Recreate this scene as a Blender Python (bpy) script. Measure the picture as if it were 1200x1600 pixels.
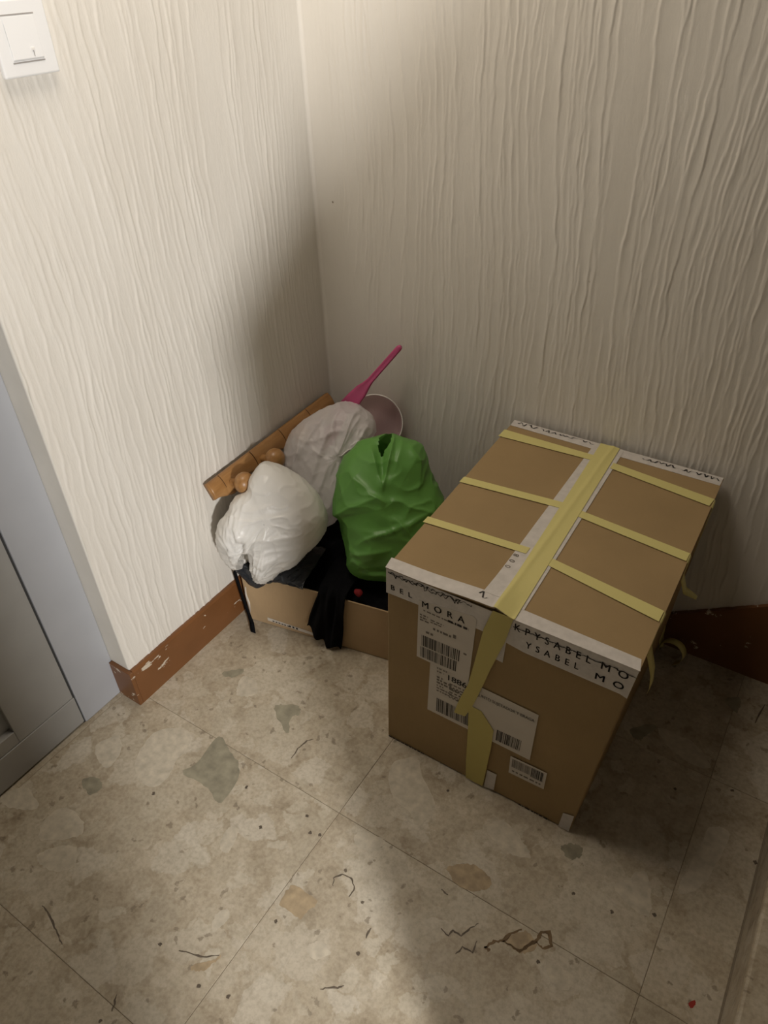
import bpy, bmesh, math, random
import numpy as np
from mathutils import Vector, Matrix, noise

for o in list(bpy.data.objects):
    bpy.data.objects.remove(o)
S = bpy.context.scene
C = S.collection

# ---------------------------------------------------------------- camera
cd = bpy.data.cameras.new('camera')
cam = bpy.data.objects.new('camera', cd)
C.objects.link(cam)
cam.location = (1.20, -1.515, 1.50)
cam.rotation_euler = (0.9132905, 0.0310736, 0.5728264)
cd.sensor_fit = 'VERTICAL'
cd.sensor_height = 24.0
cd.lens = 24.0 * 1150.0 / 1600.0
cd.clip_start = 0.02
S.camera = cam

# ---------------------------------------------------------------- world, lights, exposure
W = bpy.data.worlds.new('world')
S.world = W
W.use_nodes = True
W.node_tree.nodes['Background'].inputs[0].default_value = (1.0, 0.86, 0.68, 1)
W.node_tree.nodes['Background'].inputs[1].default_value = 0.026


def lamp(name, kind, loc, target, energy, color, size):
    l = bpy.data.lights.new(name, kind)
    l.energy = energy
    l.color = color
    if kind == 'AREA':
        l.shape = 'DISK'
        l.size = size
    else:
        l.shadow_soft_size = size
    o = bpy.data.objects.new(name, l)
    C.objects.link(o)
    o.location = loc
    o.rotation_euler = (Vector(target) - Vector(loc)).to_track_quat('-Z', 'Y').to_euler()
    return o


# the lamp in the next room, shining low past the stair parapet
KEY = (2.7, -2.4, 1.30)
lamp('room_lamp', 'POINT', KEY, (0, -0.5, 0.5), 325, (1.0, 0.97, 0.935), 0.09)
# dim fill light added overhead; no such lamp is seen
lamp('overhead_fill', 'AREA', (0.30, -0.68, 2.30), (0.30, -0.68, 0), 10.0, (1.0, 0.88, 0.73), 0.6)
S.view_settings.view_transform = 'Standard'
S.view_settings.look = 'None'
S.view_settings.gamma = 1.0
S.view_settings.use_curve_mapping = False
S.view_settings.exposure = 0.0


# ---------------------------------------------------------------- helpers
def link(o):
    C.objects.link(o)
    return o


def tag(o, label=None, cat=None, group=None, kind=None):
    if label: o['label'] = label
    if cat: o['category'] = cat
    if group: o['group'] = group
    if kind: o['kind'] = kind
    return o


def empty(name, loc=(0, 0, 0)):
    o = link(bpy.data.objects.new(name, None))
    o.location = loc
    o.empty_display_size = 0.05
    return o


def bake(me, parent):
    """parts are modelled in world coordinates; shift them to the parent's origin"""
    if parent is not None:
        bpy.context.view_layer.update()
        me.transform(world_of(parent).inverted())


def world_of(o):
    m = Matrix.Translation(o.location) @ o.rotation_euler.to_matrix().to_4x4()
    return world_of(o.parent) @ m if o.parent else m


def mesh_obj(name, verts, faces, mat, parent=None, smooth=False, autosmooth=None):
    me = bpy.data.meshes.new(name)
    me.from_pydata([tuple(v) for v in verts], [], faces)
    me.validate()
    me.update()
    return finish(name, me, mat, parent, smooth)


def finish(name, me, mat, parent=None, smooth=False):
    bake(me, parent)
    if mat is not None:
        me.materials.append(mat)
    if smooth:
        me.polygons.foreach_set('use_smooth', [True] * len(me.polygons))
    o = link(bpy.data.objects.new(name, me))
    if parent is not None:
        o.parent = parent
    return o


def bm_obj(name, bm, mat, parent=None, smooth=False):
    bmesh.ops.recalc_face_normals(bm, faces=bm.faces[:])
    me = bpy.data.meshes.new(name)
    bm.to_mesh(me)
    bm.free()
    return finish(name, me, mat, parent, smooth)


def hexa(name, bot, top, mat, parent=None, bevel=0.0, seg=2):
    """eight corners, bottom ring then top ring"""
    bm = bmesh.new()
    v = [bm.verts.new(p) for p in list(bot) + list(top)]
    for f in ((3, 2, 1, 0), (4, 5, 6, 7), (0, 1, 5, 4), (1, 2, 6, 5), (2, 3, 7, 6), (3, 0, 4, 7)):
        bm.faces.new([v[i] for i in f])
    if bevel:
        bmesh.ops.bevel(bm, geom=bm.edges[:], offset=bevel, segments=seg, profile=0.5, affect='EDGES')
    return bm_obj(name, bm, mat, parent)


def box(name, a, b, mat, parent=None, bevel=0.0, seg=2):
    (x0, y0, z0), (x1, y1, z1) = a, b
    r = [(x0, y0), (x1, y0), (x1, y1), (x0, y1)]
    return hexa(name, [(x, y, z0) for x, y in r], [(x, y, z1) for x, y in r], mat, parent, bevel, seg)


def prism(name, pts, direction, mat, parent=None, bevel=0.0):
    """polygon (3D points) pushed along a vector"""
    bm = bmesh.new()
    d = Vector(direction)
    a = [bm.verts.new(p) for p in pts]
    b = [bm.verts.new(Vector(p) + d) for p in pts]
    bm.faces.new(a)
    bm.faces.new(b[::-1])
    n = len(pts)
    for i in range(n):
        bm.faces.new((a[i], b[i], b[(i + 1) % n], a[(i + 1) % n]))
    if bevel:
        bmesh.ops.bevel(bm, geom=bm.edges[:], offset=bevel, segments=2, profile=0.5, affect='EDGES')
    return bm_obj(name, bm, mat, parent)


def grid_faces(nu, nv, wrap=False):
    f = []
    for j in range(nv - 1):
        for i in range(nu if wrap else nu - 1):
            a = j * nu + i
            b = j * nu + (i + 1) % nu
            f.append((a, b, b + nu, a + nu))
    return f


def tube_verts(path, radii, seg=12, flat=1.0):
    vs, fs = [], []
    n = len(path)
    up = Vector((0, 0, 1))
    for i, p in enumerate(path):
        p = Vector(p)
        t = (Vector(path[min(i + 1, n - 1)]) - Vector(path[max(i - 1, 0)])).normalized()
        s = t.cross(up)
        if s.length < 1e-3:
            s = t.cross(Vector((0, 1, 0)))
        s.normalize()
        u = s.cross(t).normalized()
        for k in range(seg):
            a = 2 * math.pi * k / seg
            vs.append(p + (s * math.cos(a) + u * math.sin(a) * flat) * radii[i])
    fs = grid_faces(seg, n, True)
    fs.append(tuple(range(seg))[::-1])
    fs.append(tuple((n - 1) * seg + k for k in range(seg)))
    return vs, fs


def lathe(axis_o, axis_d, prof, seg=24):
    """prof: (distance along the axis, radius)"""
    d = Vector(axis_d).normalized()
    s = d.orthogonal().normalized()
    u = d.cross(s)
    o = Vector(axis_o)
    vs = []
    for t, r in prof:
        for k in range(seg):
            a = 2 * math.pi * k / seg
            vs.append(o + d * t + (s * math.cos(a) + u * math.sin(a)) * r)
    fs = grid_faces(seg, len(prof), True)
    fs.append(tuple(range(seg))[::-1])
    fs.append(tuple((len(prof) - 1) * seg + k for k in range(seg)))
    return vs, fs


def sstep(a, b, x):
    t = min(1, max(0, (x - a) / (b - a)))
    return t * t * (3 - 2 * t)


# ---------------------------------------------------------------- materials
def new_mat(name):
    m = bpy.data.materials.new(name)
    m.use_nodes = True
    nt = m.node_tree
    return m, nt, nt.nodes['Principled BSDF']


def N(nt, t, **kw):
    n = nt.nodes.new(t)
    for k, v in kw.items():
        if k in n.inputs.keys():
            n.inputs[k].default_value = v
        else:
            setattr(n, k, v)
    return n


def ramp(nt, src, stops):
    r = nt.nodes.new('ShaderNodeValToRGB')
    el = r.color_ramp.elements
    while len(el) < len(stops):
        el.new(0.5)
    for e, (p, c) in zip(el, stops):
        e.position = p
        e.color = (*c, 1) if len(c) == 3 else c
    nt.links.new(src, r.inputs[0])
    return r.outputs[0]


def mixc(nt, fac, a, b, mode='MIX'):
    m = nt.nodes.new('ShaderNodeMix')
    m.data_type = 'RGBA'
    m.blend_type = mode
    for sock, v in ((m.inputs[0], fac), (m.inputs[6], a), (m.inputs[7], b)):
        if hasattr(v, 'default_value') or hasattr(v, 'is_linked'):
            nt.links.new(v, sock)
        elif isinstance(v, (int, float)):
            sock.default_value = v
        else:
            sock.default_value = (*v, 1)
    return m.outputs[2]


def math_n(nt, op, a, b=None):
    m = nt.nodes.new('ShaderNodeMath')
    m.operation = op
    for i, v in enumerate((a, b)):
        if v is None: continue
        if isinstance(v, (int, float)): m.inputs[i].default_value = v
        else: nt.links.new(v, m.inputs[i])
    return m.outputs[0]


def pos(nt, scale=(1, 1, 1), obj=False):
    if obj:
        s = nt.nodes.new('ShaderNodeTexCoord').outputs['Object']
    else:
        s = nt.nodes.new('ShaderNodeNewGeometry').outputs['Position']
    m = nt.nodes.new('ShaderNodeMapping')
    m.inputs['Scale'].default_value = scale
    nt.links.new(s, m.inputs[0])
    return m.outputs[0]


def noise_n(nt, vec, scale, detail=3, rough=0.5):
    n = N(nt, 'ShaderNodeTexNoise', Scale=scale, Detail=detail, Roughness=rough)
    nt.links.new(vec, n.inputs['Vector'])
    return n.outputs['Fac']


def bump(nt, bsdf, h, strength=0.2, dist=0.002):
    b = N(nt, 'ShaderNodeBump', Strength=strength, Distance=dist)
    nt.links.new(h, b.inputs['Height'])
    nt.links.new(b.outputs[0], bsdf.inputs['Normal'])


def plain(name, col, rough=0.6, var=0.08, scale=20, spec=0.3, bstr=0.0, bscale=200, metal=0.0):
    m, nt, b = new_mat(name)
    v = pos(nt)
    f = noise_n(nt, v, scale)
    c = ramp(nt, f, [(0.3, tuple(x * (1 - var) for x in col)), (0.7, tuple(min(1, x * (1 + var)) for x in col))])
    nt.links.new(c, b.inputs['Base Color'])
    b.inputs['Roughness'].default_value = rough
    b.inputs['Specular IOR Level'].default_value = spec
    b.inputs['Metallic'].default_value = metal
    if bstr:
        bump(nt, b, noise_n(nt, v, bscale), bstr, 0.001)
    return m


def wall_mat():
    m, nt, b = new_mat('ridged_plaster')
    v = pos(nt, (1, 1, 0.35))
    f = noise_n(nt, v, 5, 4)
    c = ramp(nt, f, [(0.3, (0.655, 0.62, 0.56)), (0.7, (0.715, 0.685, 0.63))])
    vor = N(nt, 'ShaderNodeTexVoronoi', Scale=16.0, Randomness=1.0)
    nt.links.new(pos(nt), vor.inputs['Vector'])
    spot = ramp(nt, vor.outputs['Distance'], [(0.03, (1, 1, 1)), (0.05, (0, 0, 0))])
    pick = ramp(nt, noise_n(nt, pos(nt), 9, 1), [(0.62, (0, 0, 0)), (0.66, (1, 1, 1))])
    c2 = mixc(nt, math_n(nt, 'MULTIPLY', spot, pick), c, (0.22, 0.18, 0.13))
    nt.links.new(c2, b.inputs['Base Color'])
    b.inputs['Roughness'].default_value = 0.75
    b.inputs['Specular IOR Level'].default_value = 0.2
    bump(nt, b, noise_n(nt, pos(nt, (1, 1, 0.35)), 70, 5, 0.65), 0.38, 0.003)
    return m


def floor_mat():
    m, nt, b = new_mat('breccia_marble')
    g = nt.nodes.new('ShaderNodeNewGeometry').outputs['Position']
    info = nt.nodes.new('ShaderNodeObjectInfo')
    off = nt.nodes.new('ShaderNodeVectorMath')
    off.operation = 'SCALE'
    comb = nt.nodes.new('ShaderNodeCombineXYZ')
    nt.links.new(info.outputs['Random'], comb.inputs[0])
    nt.links.new(info.outputs['Random'], comb.inputs[2])
    nt.links.new(comb.outputs[0], off.inputs[0])
    off.inputs['Scale'].default_value = 7.3
    add = nt.nodes.new('ShaderNodeVectorMath')
    add.operation = 'ADD'
    nt.links.new(g, add.inputs[0])
    nt.links.new(off.outputs[0], add.inputs[1])
    P = add.outputs[0]
    # wobble the coordinates so the stones are ragged
    nz = N(nt, 'ShaderNodeTexNoise', Scale=16.0, Detail=6.0, Roughness=0.65)
    nt.links.new(P, nz.inputs['Vector'])
    sub = nt.nodes.new('ShaderNodeVectorMath')
    sub.operation = 'MULTIPLY_ADD'
    nt.links.new(nz.outputs['Color'], sub.inputs[0])
    sub.inputs[1].default_value = (0.075, 0.075, 0.075)
    nt.links.new(P, sub.inputs[2])
    Q = sub.outputs[0]

    def vor(scale, feature='F1', rnd=1.0):
        n = N(nt, 'ShaderNodeTexVoronoi', Scale=scale, Randomness=rnd)
        n.feature = feature
        nt.links.new(Q, n.inputs['Vector'])
        return n
    base = ramp(nt, noise_n(nt, P, 13, 8, 0.72), [(0.30, (0.27, 0.215, 0.145)), (0.45, (0.41, 0.345, 0.25)), (0.58, (0.475, 0.41, 0.31)), (0.72, (0.56, 0.50, 0.40))])
    c = base

    def clasts(c, scale, lo, hi, keep, amount, stops):
        """angular stones: cells of a ragged Voronoi net, only some of them kept"""
        cell = vor(scale)
        edge = vor(scale, 'DISTANCE_TO_EDGE')
        sp = nt.nodes.new('ShaderNodeSeparateColor')
        nt.links.new(cell.outputs['Color'], sp.inputs[0])
        inside = ramp(nt, edge.outputs['Distance'], [(lo, (0, 0, 0)), (hi, (1, 1, 1))])
        sel = ramp(nt, sp.outputs[1], [(keep, (0, 0, 0)), (keep + 0.01, (1, 1, 1))])
        f = math_n(nt, 'MULTIPLY', math_n(nt, 'MULTIPLY', inside, sel), amount)
        return mixc(nt, f, c, ramp(nt, sp.outputs[0], stops))
    c = clasts(c, 26, 0.04, 0.10, 0.45, 0.55, [(0.0, (0.33, 0.275, 0.195)), (0.3, (0.45, 0.39, 0.29)), (1.0, (0.58, 0.53, 0.43))])
    c = clasts(c, 12, 0.05, 0.09, 0.62, 0.55, [(0.0, (0.36, 0.31, 0.225)), (0.4, (0.50, 0.44, 0.34)), (1.0, (0.60, 0.55, 0.46))])
    c = clasts(c, 6.0, 0.09, 0.12, 0.74, 0.50, [(0.0, (0.40, 0.345, 0.255)), (0.4, (0.53, 0.475, 0.375)), (1.0, (0.60, 0.555, 0.465))])
    # fine crumbs and dark pits
    v3 = vor(48)
    sep3 = nt.nodes.new('ShaderNodeSeparateColor')
    nt.links.new(v3.outputs['Color'], sep3.inputs[0])
    in3 = ramp(nt, v3.outputs['Distance'], [(0.22, (1, 1, 1)), (0.32, (0, 0, 0))])
    sel3 = ramp(nt, sep3.outputs[2], [(0.84, (0, 0, 0)), (0.86, (1, 1, 1))])
    f3 = math_n(nt, 'MULTIPLY', math_n(nt, 'MULTIPLY', in3, sel3), 0.65)
    c = mixc(nt, f3, c, (0.20, 0.16, 0.11))
    fine = noise_n(nt, P, 120, 3, 0.6)
    c = mixc(nt, 0.5, c, ramp(nt, fine, [(0.3, (0.60, 0.57, 0.53)), (0.6, (1.05, 1.05, 1.05))]), 'MULTIPLY')
    nt.links.new(c, b.inputs['Base Color'])
    rr = ramp(nt, noise_n(nt, P, 30, 4), [(0.3, (0.33,) * 3), (0.7, (0.55,) * 3)])
    nt.links.new(rr, b.inputs['Roughness'])
    b.inputs['Specular IOR Level'].default_value = 0.4
    bump(nt, b, f3, -0.25, 0.001)
    return m


def card_mat(name, col, vertical=True):
    m, nt, b = new_mat(name)
    f = noise_n(nt, pos(nt, (1, 1, 1)), 6, 5, 0.6)
    c = ramp(nt, f, [(0.3, tuple(x * 0.92 for x in col)), (0.7, tuple(x * 1.06 for x in col))])
    fib = noise_n(nt, pos(nt, (1, 1, 0.1)), 400, 2)
    c = mixc(nt, 0.2, c, ramp(nt, fib, [(0.3, (0.8, 0.8, 0.8)), (0.7, (1, 1, 1))]), 'MULTIPLY')
    nt.links.new(c, b.inputs['Base Color'])
    b.inputs['Roughness'].default_value = 0.75
    b.inputs['Specular IOR Level'].default_value = 0.2
    wv = N(nt, 'ShaderNodeTexWave', Scale=55.0, Distortion=0.3)
    wv.bands_direction = 'X'
    nt.links.new(pos(nt), wv.inputs['Vector'])
    bump(nt, b, wv.outputs['Fac'], 0.06, 0.001)
    return m


def paint_wood():
    m, nt, b = new_mat('brown_skirting_paint')
    f = noise_n(nt, pos(nt), 7, 4)
    c = ramp(nt, f, [(0.3, (0.145, 0.058, 0.018)), (0.7, (0.19, 0.078, 0.026))])
    chips = noise_n(nt, pos(nt, (1, 0.45, 1.3)), 26, 4, 0.7)
    k = ramp(nt, chips, [(0.632, (0, 0, 0)), (0.645, (1, 1, 1))])
    c = mixc(nt, k, c, (0.55, 0.47, 0.37))
    nt.links.new(c, b.inputs['Base Color'])
    b.inputs['Roughness'].default_value = 0.42
    bump(nt, b, chips, 0.15, 0.002)
    return m


def wood_mat():
    m, nt, b = new_mat('varnished_pine')
    v = pos(nt, (1, 0.12, 1))
    f = noise_n(nt, v, 60, 5, 0.6)
    c = ramp(nt, f, [(0.3, (0.24, 0.115, 0.036)), (0.55, (0.33, 0.17, 0.06)), (0.8, (0.40, 0.225, 0.088))])
    nt.links.new(c, b.inputs['Base Color'])
    b.inputs['Roughness'].default_value = 0.35
    return m


def film_mat(name, col, rough, translucent, clear, spec=0.5, bstr=0.15):
    """thin plastic: diffuse gloss, light passing through it, and a share of clear view"""
    m, nt, b = new_mat(name)
    b.inputs['Base Color'].default_value = (*col, 1)
    b.inputs['Roughness'].default_value = rough
    b.inputs['Specular IOR Level'].default_value = spec
    v = pos(nt)
    n1 = noise_n(nt, v, 55, 5, 0.65)
    bump(nt, b, n1, bstr, 0.004)
    out = nt.nodes['Material Output']
    cur = b.outputs[0]
    if translucent:
        t = N(nt, 'ShaderNodeBsdfTranslucent', Color=(*col, 1))
        mx = N(nt, 'ShaderNodeMixShader', Fac=translucent)
        nt.links.new(cur, mx.inputs[1])
        nt.links.new(t.outputs[0], mx.inputs[2])
        cur = mx.outputs[0]
    if clear:
        t = N(nt, 'ShaderNodeBsdfTransparent', Color=(*[0.5 + 0.5 * x for x in col], 1))
        mx = N(nt, 'ShaderNodeMixShader', Fac=clear)
        nt.links.new(cur, mx.inputs[1])
        nt.links.new(t.outputs[0], mx.inputs[2])
        cur = mx.outputs[0]
    nt.links.new(cur, out.inputs[0])
    return m


M_wall = wall_mat()
M_floor = floor_mat()
M_skirt = paint_wood()
M_smooth = plain('smooth_reveal_paint', (0.66, 0.63, 0.57), 0.6, 0.05, 9)
M_door = plain('grey_door_paint', (0.34, 0.335, 0.32), 0.5, 0.05, 8, 0.35, 0.05, 60)
M_frame = plain('pale_grey_metal', (0.40, 0.41, 0.435), 0.42, 0.04, 6, 0.4)
M_gap = plain('gap_shade', (0.05, 0.05, 0.05), 0.9)  # flat dark colour for the shade in the door slit
M_plate = plain('white_switch_plastic', (0.80, 0.80, 0.80), 0.3, 0.01, 5, 0.5)
M_mark = plain('grey_print_and_shade', (0.35, 0.33, 0.31), 0.6)  # icon print, and the painted shade beside the rocker
M_card = card_mat('brown_cardboard', (0.335, 0.232, 0.115))
M_card2 = card_mat('tan_cardboard', (0.43, 0.305, 0.175))
M_tapew = plain('white_packing_tape', (0.60, 0.56, 0.52), 0.4, 0.08, 60, 0.45, 0.25, 160)
M_label = plain('white_label_paper', (0.60, 0.55, 0.48), 0.6, 0.03, 15, 0.3)
M_ink = plain('black_ink', (0.035, 0.03, 0.028), 0.6, 0.2, 300)
M_inkg = plain('faded_ink', (0.17, 0.145, 0.12), 0.6, 0.25, 300)
M_yellow = film_mat('yellow_masking_tape', (0.63, 0.56, 0.22), 0.5, 0.0, 0.0, 0.4, 0.2)
M_yellowc = film_mat('yellow_tape_over_print', (0.66, 0.57, 0.19), 0.45, 0.0, 0.26, 0.4, 0.2)
M_wood = wood_mat()
M_wooddark = plain('dark_groove', (0.10, 0.045, 0.015), 0.7)
M_white = film_mat('white_bag_film', (0.83, 0.815, 0.78), 0.33, 0.22, 0.0, 0.5, 0.2)
M_sheer = film_mat('sheer_white_bag_film', (0.90, 0.87, 0.87), 0.33, 0.30, 0.30, 0.5, 0.2)
M_green = film_mat('green_bag_film', (0.15, 0.37, 0.08), 0.38, 0.22, 0.0, 0.45, 0.2)
M_pink = plain('pink_plastic', (0.50, 0.075, 0.20), 0.35, 0.05, 20, 0.5)
M_clear = film_mat('clear_pinkish_plastic', (0.80, 0.62, 0.64), 0.12, 0.0, 0.72, 0.5, 0.0)
M_rim = plain('white_plastic_rim', (0.78, 0.76, 0.73), 0.4, 0.02)
M_cloth = plain('black_cloth', (0.005, 0.005, 0.006), 0.95, 0.2, 90, 0.08, 0.3, 300)
M_blackfilm = film_mat('black_bag_film', (0.022, 0.024, 0.028), 0.22, 0.0, 0.0, 0.6, 0.4)
M_red = plain('red_fabric', (0.22, 0.015, 0.018), 0.8)
M_step = None


# ---------------------------------------------------------------- ridged walls
def ridges(U, Z, length, seed, n, smooth_at=None):
    rng = np.random.default_rng(seed)
    H = np.zeros_like(U)
    for k in range(n):
        u0 = -0.02 + (length + 0.04) * ((k * 2 % n) + rng.uniform(0.0, 1.6)) / n
        ln = rng.uniform(0.5, 2.8)
        zc = rng.uniform(-0.1, 1.8)
        z0, z1 = zc - ln / 2, zc + ln / 2
        p = rng.uniform(0, 6.28, 4)
        z = Z[:, 0]
        path = (u0 + 0.012 * np.sin(z * 4.5 + u0 * 5 + seed) + 0.005 * np.sin(z * 9 - u0 * 11) + 0.003 * np.sin(z * 13 + p[1])
                + 0.0019 * np.sin(z * 41 + p[2] + 2 * np.sin(z * 7 + p[0])) + 0.0011 * np.sin(z * 105 + p[3] + 3 * np.sin(z * 19 + p[1])))
        amp = rng.uniform(0.0010, 0.0029) * (0.75 + 0.25 * np.sin(z * 23 + p[1] * 2))
        fade = np.clip((z - z0) / 0.06, 0, 1) * np.clip((z1 - z) / 0.06, 0, 1)
        side = 1 if rng.random() < 0.75 else -1
        i0 = np.searchsorted(U[0], u0 - 0.05)
        i1 = np.searchsorted(U[0], u0 + 0.05)
        if i1 <= i0: continue
        d = (U[:, i0:i1] - path[:, None]) * side
        prof = np.where(d > 0, np.exp(-(np.maximum(d, 0) / 0.0048) ** 0.9), np.exp(-(np.abs(d) / 0.0019) ** 1.4))
        h = prof * (amp * fade)[:, None]
        H[:, i0:i1] = np.maximum(H[:, i0:i1], h) + 0.12 * np.minimum(H[:, i0:i1], h)
    if smooth_at is not None:
        H *= np.clip(np.abs(U - smooth_at) / 0.16, 0.15, 1)
    return H


def ridged_wall(name, length, ucols, mapping, seed, n, corner_u):
    z = np.concatenate([np.arange(0, 1.72, 0.009), np.arange(1.76, 2.66, 0.08)])
    U, Z = np.meshgrid(ucols, z)
    H = ridges(U, Z, length, seed, n, corner_u)
    P = mapping(U, Z, H)
    nu, nv = len(ucols), len(z)
    idx = np.arange(nu * nv).reshape(nv, nu)
    q = np.stack([idx[:-1, :-1], idx[:-1, 1:], idx[1:, 1:], idx[1:, :-1]], -1).reshape(-1, 4)
    me = bpy.data.meshes.new(name)
    me.vertices.add(nu * nv)
    me.vertices.foreach_set('co', P.reshape(-1).astype(np.float32))
    me.loops.add(q.size)
    me.loops.foreach_set('vertex_index', q.reshape(-1).astype(np.int32))
    me.polygons.add(len(q))
    me.polygons.foreach_set('loop_start', np.arange(0, q.size, 4, dtype=np.int32))
    me.update(calc_edges=True)
    me.validate()
    return finish(name, me, M_wall, None, True)


YE = -0.879      # front end of the left wall
ul = np.arange(0, 0.8791, 0.0020)
wl = ridged_wall('wall_left', 0.879, ul,
                 lambda U, Z, H: np.stack([H, YE + U, Z], -1), 3, 112, 0.879)
tag(wl, 'cream plaster wall with vertical combed ridges behind the switch', kind='structure')
ur = np.concatenate([np.arange(0, 1.55, 0.0020), np.arange(1.56, 3.2, 0.02)])
wr = ridged_wall('wall_right', 1.6, ur,
                 lambda U, Z, H: np.stack([U, -H, Z], -1), 8, 200, 0.0)
tag(wr, 'cream ridged plaster wall behind the large taped box', kind='structure')

# the plaster rounded off where the walls meet
vs = []
for k in range(9):
    an = math.pi / 2 * k / 8
    for z in (0.0, 0.9, 1.8, 2.6):
        vs.append((0.009 - 0.009 * math.cos(an) + 0.0004, -0.009 + 0.009 * math.sin(an) - 0.0004, z))
o = mesh_obj('trim_1', vs, grid_faces(4, 9), M_wall, None, True)
tag(o, 'rounded plaster corner between the two ridged walls', kind='structure')

# the smooth end of the left wall, turning in towards the door
rv = hexa('wall_reveal', [(-0.16, YE - 0.0, 0), (-0.004, YE, 0), (-0.004, YE + 0.06, 0), (-0.16, YE + 0.06, 0)],
          [(-0.16, YE, 2.6), (-0.004, YE, 2.6), (-0.004, YE + 0.06, 2.6), (-0.16, YE + 0.06, 2.6)], M_smooth, None, 0.003)
tag(rv, 'smooth off-white reveal between the ridged wall and the grey door', kind='structure')

# ---------------------------------------------------------------- floor: subfloor and single tiles
fl = box('floor', (-0.9, -4.2, -0.05), (4.0, 0.05, -0.0012), plain('grout', (0.26, 0.215, 0.155), 0.8))
tag(fl, 'beige breccia marble tiled floor', kind='structure')
xs = [-0.714, -0.054, 0.606, 1.266, 1.394]
ys = [0.02, -0.353, -0.861, -1.38, -1.90, -2.42, -2.94]
tile_mesh = {}
for i in range(len(xs) - 1):
    for j in range(len(ys) - 1):
        w = xs[i + 1] - xs[i] - 0.0010
        d = ys[j] - ys[j + 1] - 0.0010
        key = (round(w, 3), round(d, 3))
        if key not in tile_mesh:
            bm = bmesh.new()
            bmesh.ops.create_cube(bm, size=1)
            bmesh.ops.scale(bm, vec=(w, d, 0.010), verts=bm.verts)
            e = [e for e in bm.edges if all(v.co.z > 0 for v in e.verts)]
            bmesh.ops.bevel(bm, geom=e, offset=0.0005, segments=1, affect='EDGES')
            me = bpy.data.meshes.new('tile')
            bm.to_mesh(me)
            bm.free()
            me.materials.append(M_floor)
            tile_mesh[key] = me
        t = link(bpy.data.objects.new('tile', tile_mesh[key]))
        t.location = ((xs[i] + xs[i + 1]) / 2, (ys[j] + ys[j + 1]) / 2, -0.005)
        t.parent = fl
# the far part of the hall, out of view
for a, b in (((1.396, -4.2, -0.01), (4.0, -1.5, 0)), ((-0.9, -4.2, -0.01), (1.394, -2.942, 0))):
    o = box('tile', a, b, M_floor, fl)

# stones, cracks and pits that stand out in the marble
INLAY = {'grey': [[(0.244, -0.854), (0.291, -0.869), (0.334, -0.885), (0.36, -0.912), (0.368, -0.981), (0.332, -0.973), (0.291, -0.968), (0.239, -0.971), (0.251, -0.93)], [(0.303, -0.717), (0.321, -0.697), (0.352, -0.682), (0.371, -0.7), (0.36, -0.72), (0.38, -0.758), (0.347, -0.746)], [(0.056, -1.109), (0.078, -1.086), (0.11, -1.095), (0.1, -1.123)], [(1.241, -0.114), (1.273, -0.092), (1.274, -0.141)], [(1.074, -0.321), (1.104, -0.286), (1.124, -0.282), (1.113, -0.314), (1.095, -0.34)], [(1.042, -0.678), (1.074, -0.655), (1.087, -0.671), (1.071, -0.693)], [(0.118, -0.698), (0.154, -0.664), (0.158, -0.689), (0.132, -0.709)]], 'pale': [[(0.16, -1.035), (0.118, -1.002), (0.1, -0.94), (0.12, -0.902), (0.166, -0.883), (0.196, -0.903), (0.206, -0.958), (0.22, -0.998), (0.21, -1.033)], [(0.089, -1.251), (0.063, -1.207), (0.083, -1.171), (0.142, -1.175), (0.16, -1.198), (0.127, -1.231)], [(0.119, -1.273), (0.139, -1.24), (0.177, -1.221), (0.206, -1.251), (0.179, -1.279), (0.139, -1.285)], [(0.008, -1.028), (0.034, -0.981), (0.073, -1.01), (0.083, -1.053), (0.05, -1.054)], [(-0.071, -1.235), (-0.041, -1.189), (0.027, -1.205), (-0.006, -1.231), (-0.046, -1.243)], [(0.523, -1.166), (0.536, -1.143), (0.549, -1.152), (0.548, -1.175), (0.541, -1.189)], [(0.17, -0.687), (0.204, -0.676), (0.238, -0.71), (0.196, -0.736)], [(0.64, -0.7), (0.679, -0.656), (0.717, -0.691), (0.777, -0.737), (0.77, -0.794), (0.737, -0.78), (0.679, -0.762)], [(0.892, -0.718), (0.922, -0.688), (0.979, -0.714), (0.999, -0.734), (0.965, -0.747), (0.916, -0.737)], [(1.185, -0.664), (1.209, -0.637), (1.236, -0.691), (1.238, -0.721), (1.21, -0.721), (1.165, -0.699)], [(1.273, -0.639), (1.285, -0.54), (1.294, -0.472), (1.331, -0.463), (1.329, -0.512), (1.313, -0.599), (1.291, -0.635)], [(1.105, -0.895), (1.136, -0.895), (1.166, -0.894), (1.149, -0.926), (1.122, -0.922)], [(1.13, -0.281), (1.175, -0.28), (1.22, -0.284), (1.259, -0.328), (1.212, -0.338), (1.156, -0.317)], [(0.427, -1.044), (0.425, -1.008), (0.447, -1.012), (0.459, -1.054), (0.444, -1.063)], [(0.667, -0.875), (0.722, -0.86), (0.719, -0.892), (0.677, -0.902)], [(0.713, -1.115), (0.727, -1.093), (0.756, -1.101), (0.737, -1.126)]], 'tan': [[(0.615, -1.041), (0.635, -1.034), (0.679, -1.039), (0.674, -1.064), (0.672, -1.082), (0.647, -1.081), (0.619, -1.08)], [(1.026, -0.906), (1.049, -0.871), (1.078, -0.883), (1.06, -0.91)], [(0.551, -1.256), (0.574, -1.229), (0.584, -1.214), (0.578, -1.242), (0.562, -1.259)], [(0.865, -0.84), (0.908, -0.809), (0.954, -0.82), (0.937, -0.852), (0.894, -0.861)]], 'red': [[(1.343, -0.828), (1.351, -0.818), (1.354, -0.824), (1.349, -0.834)]]}
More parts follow.
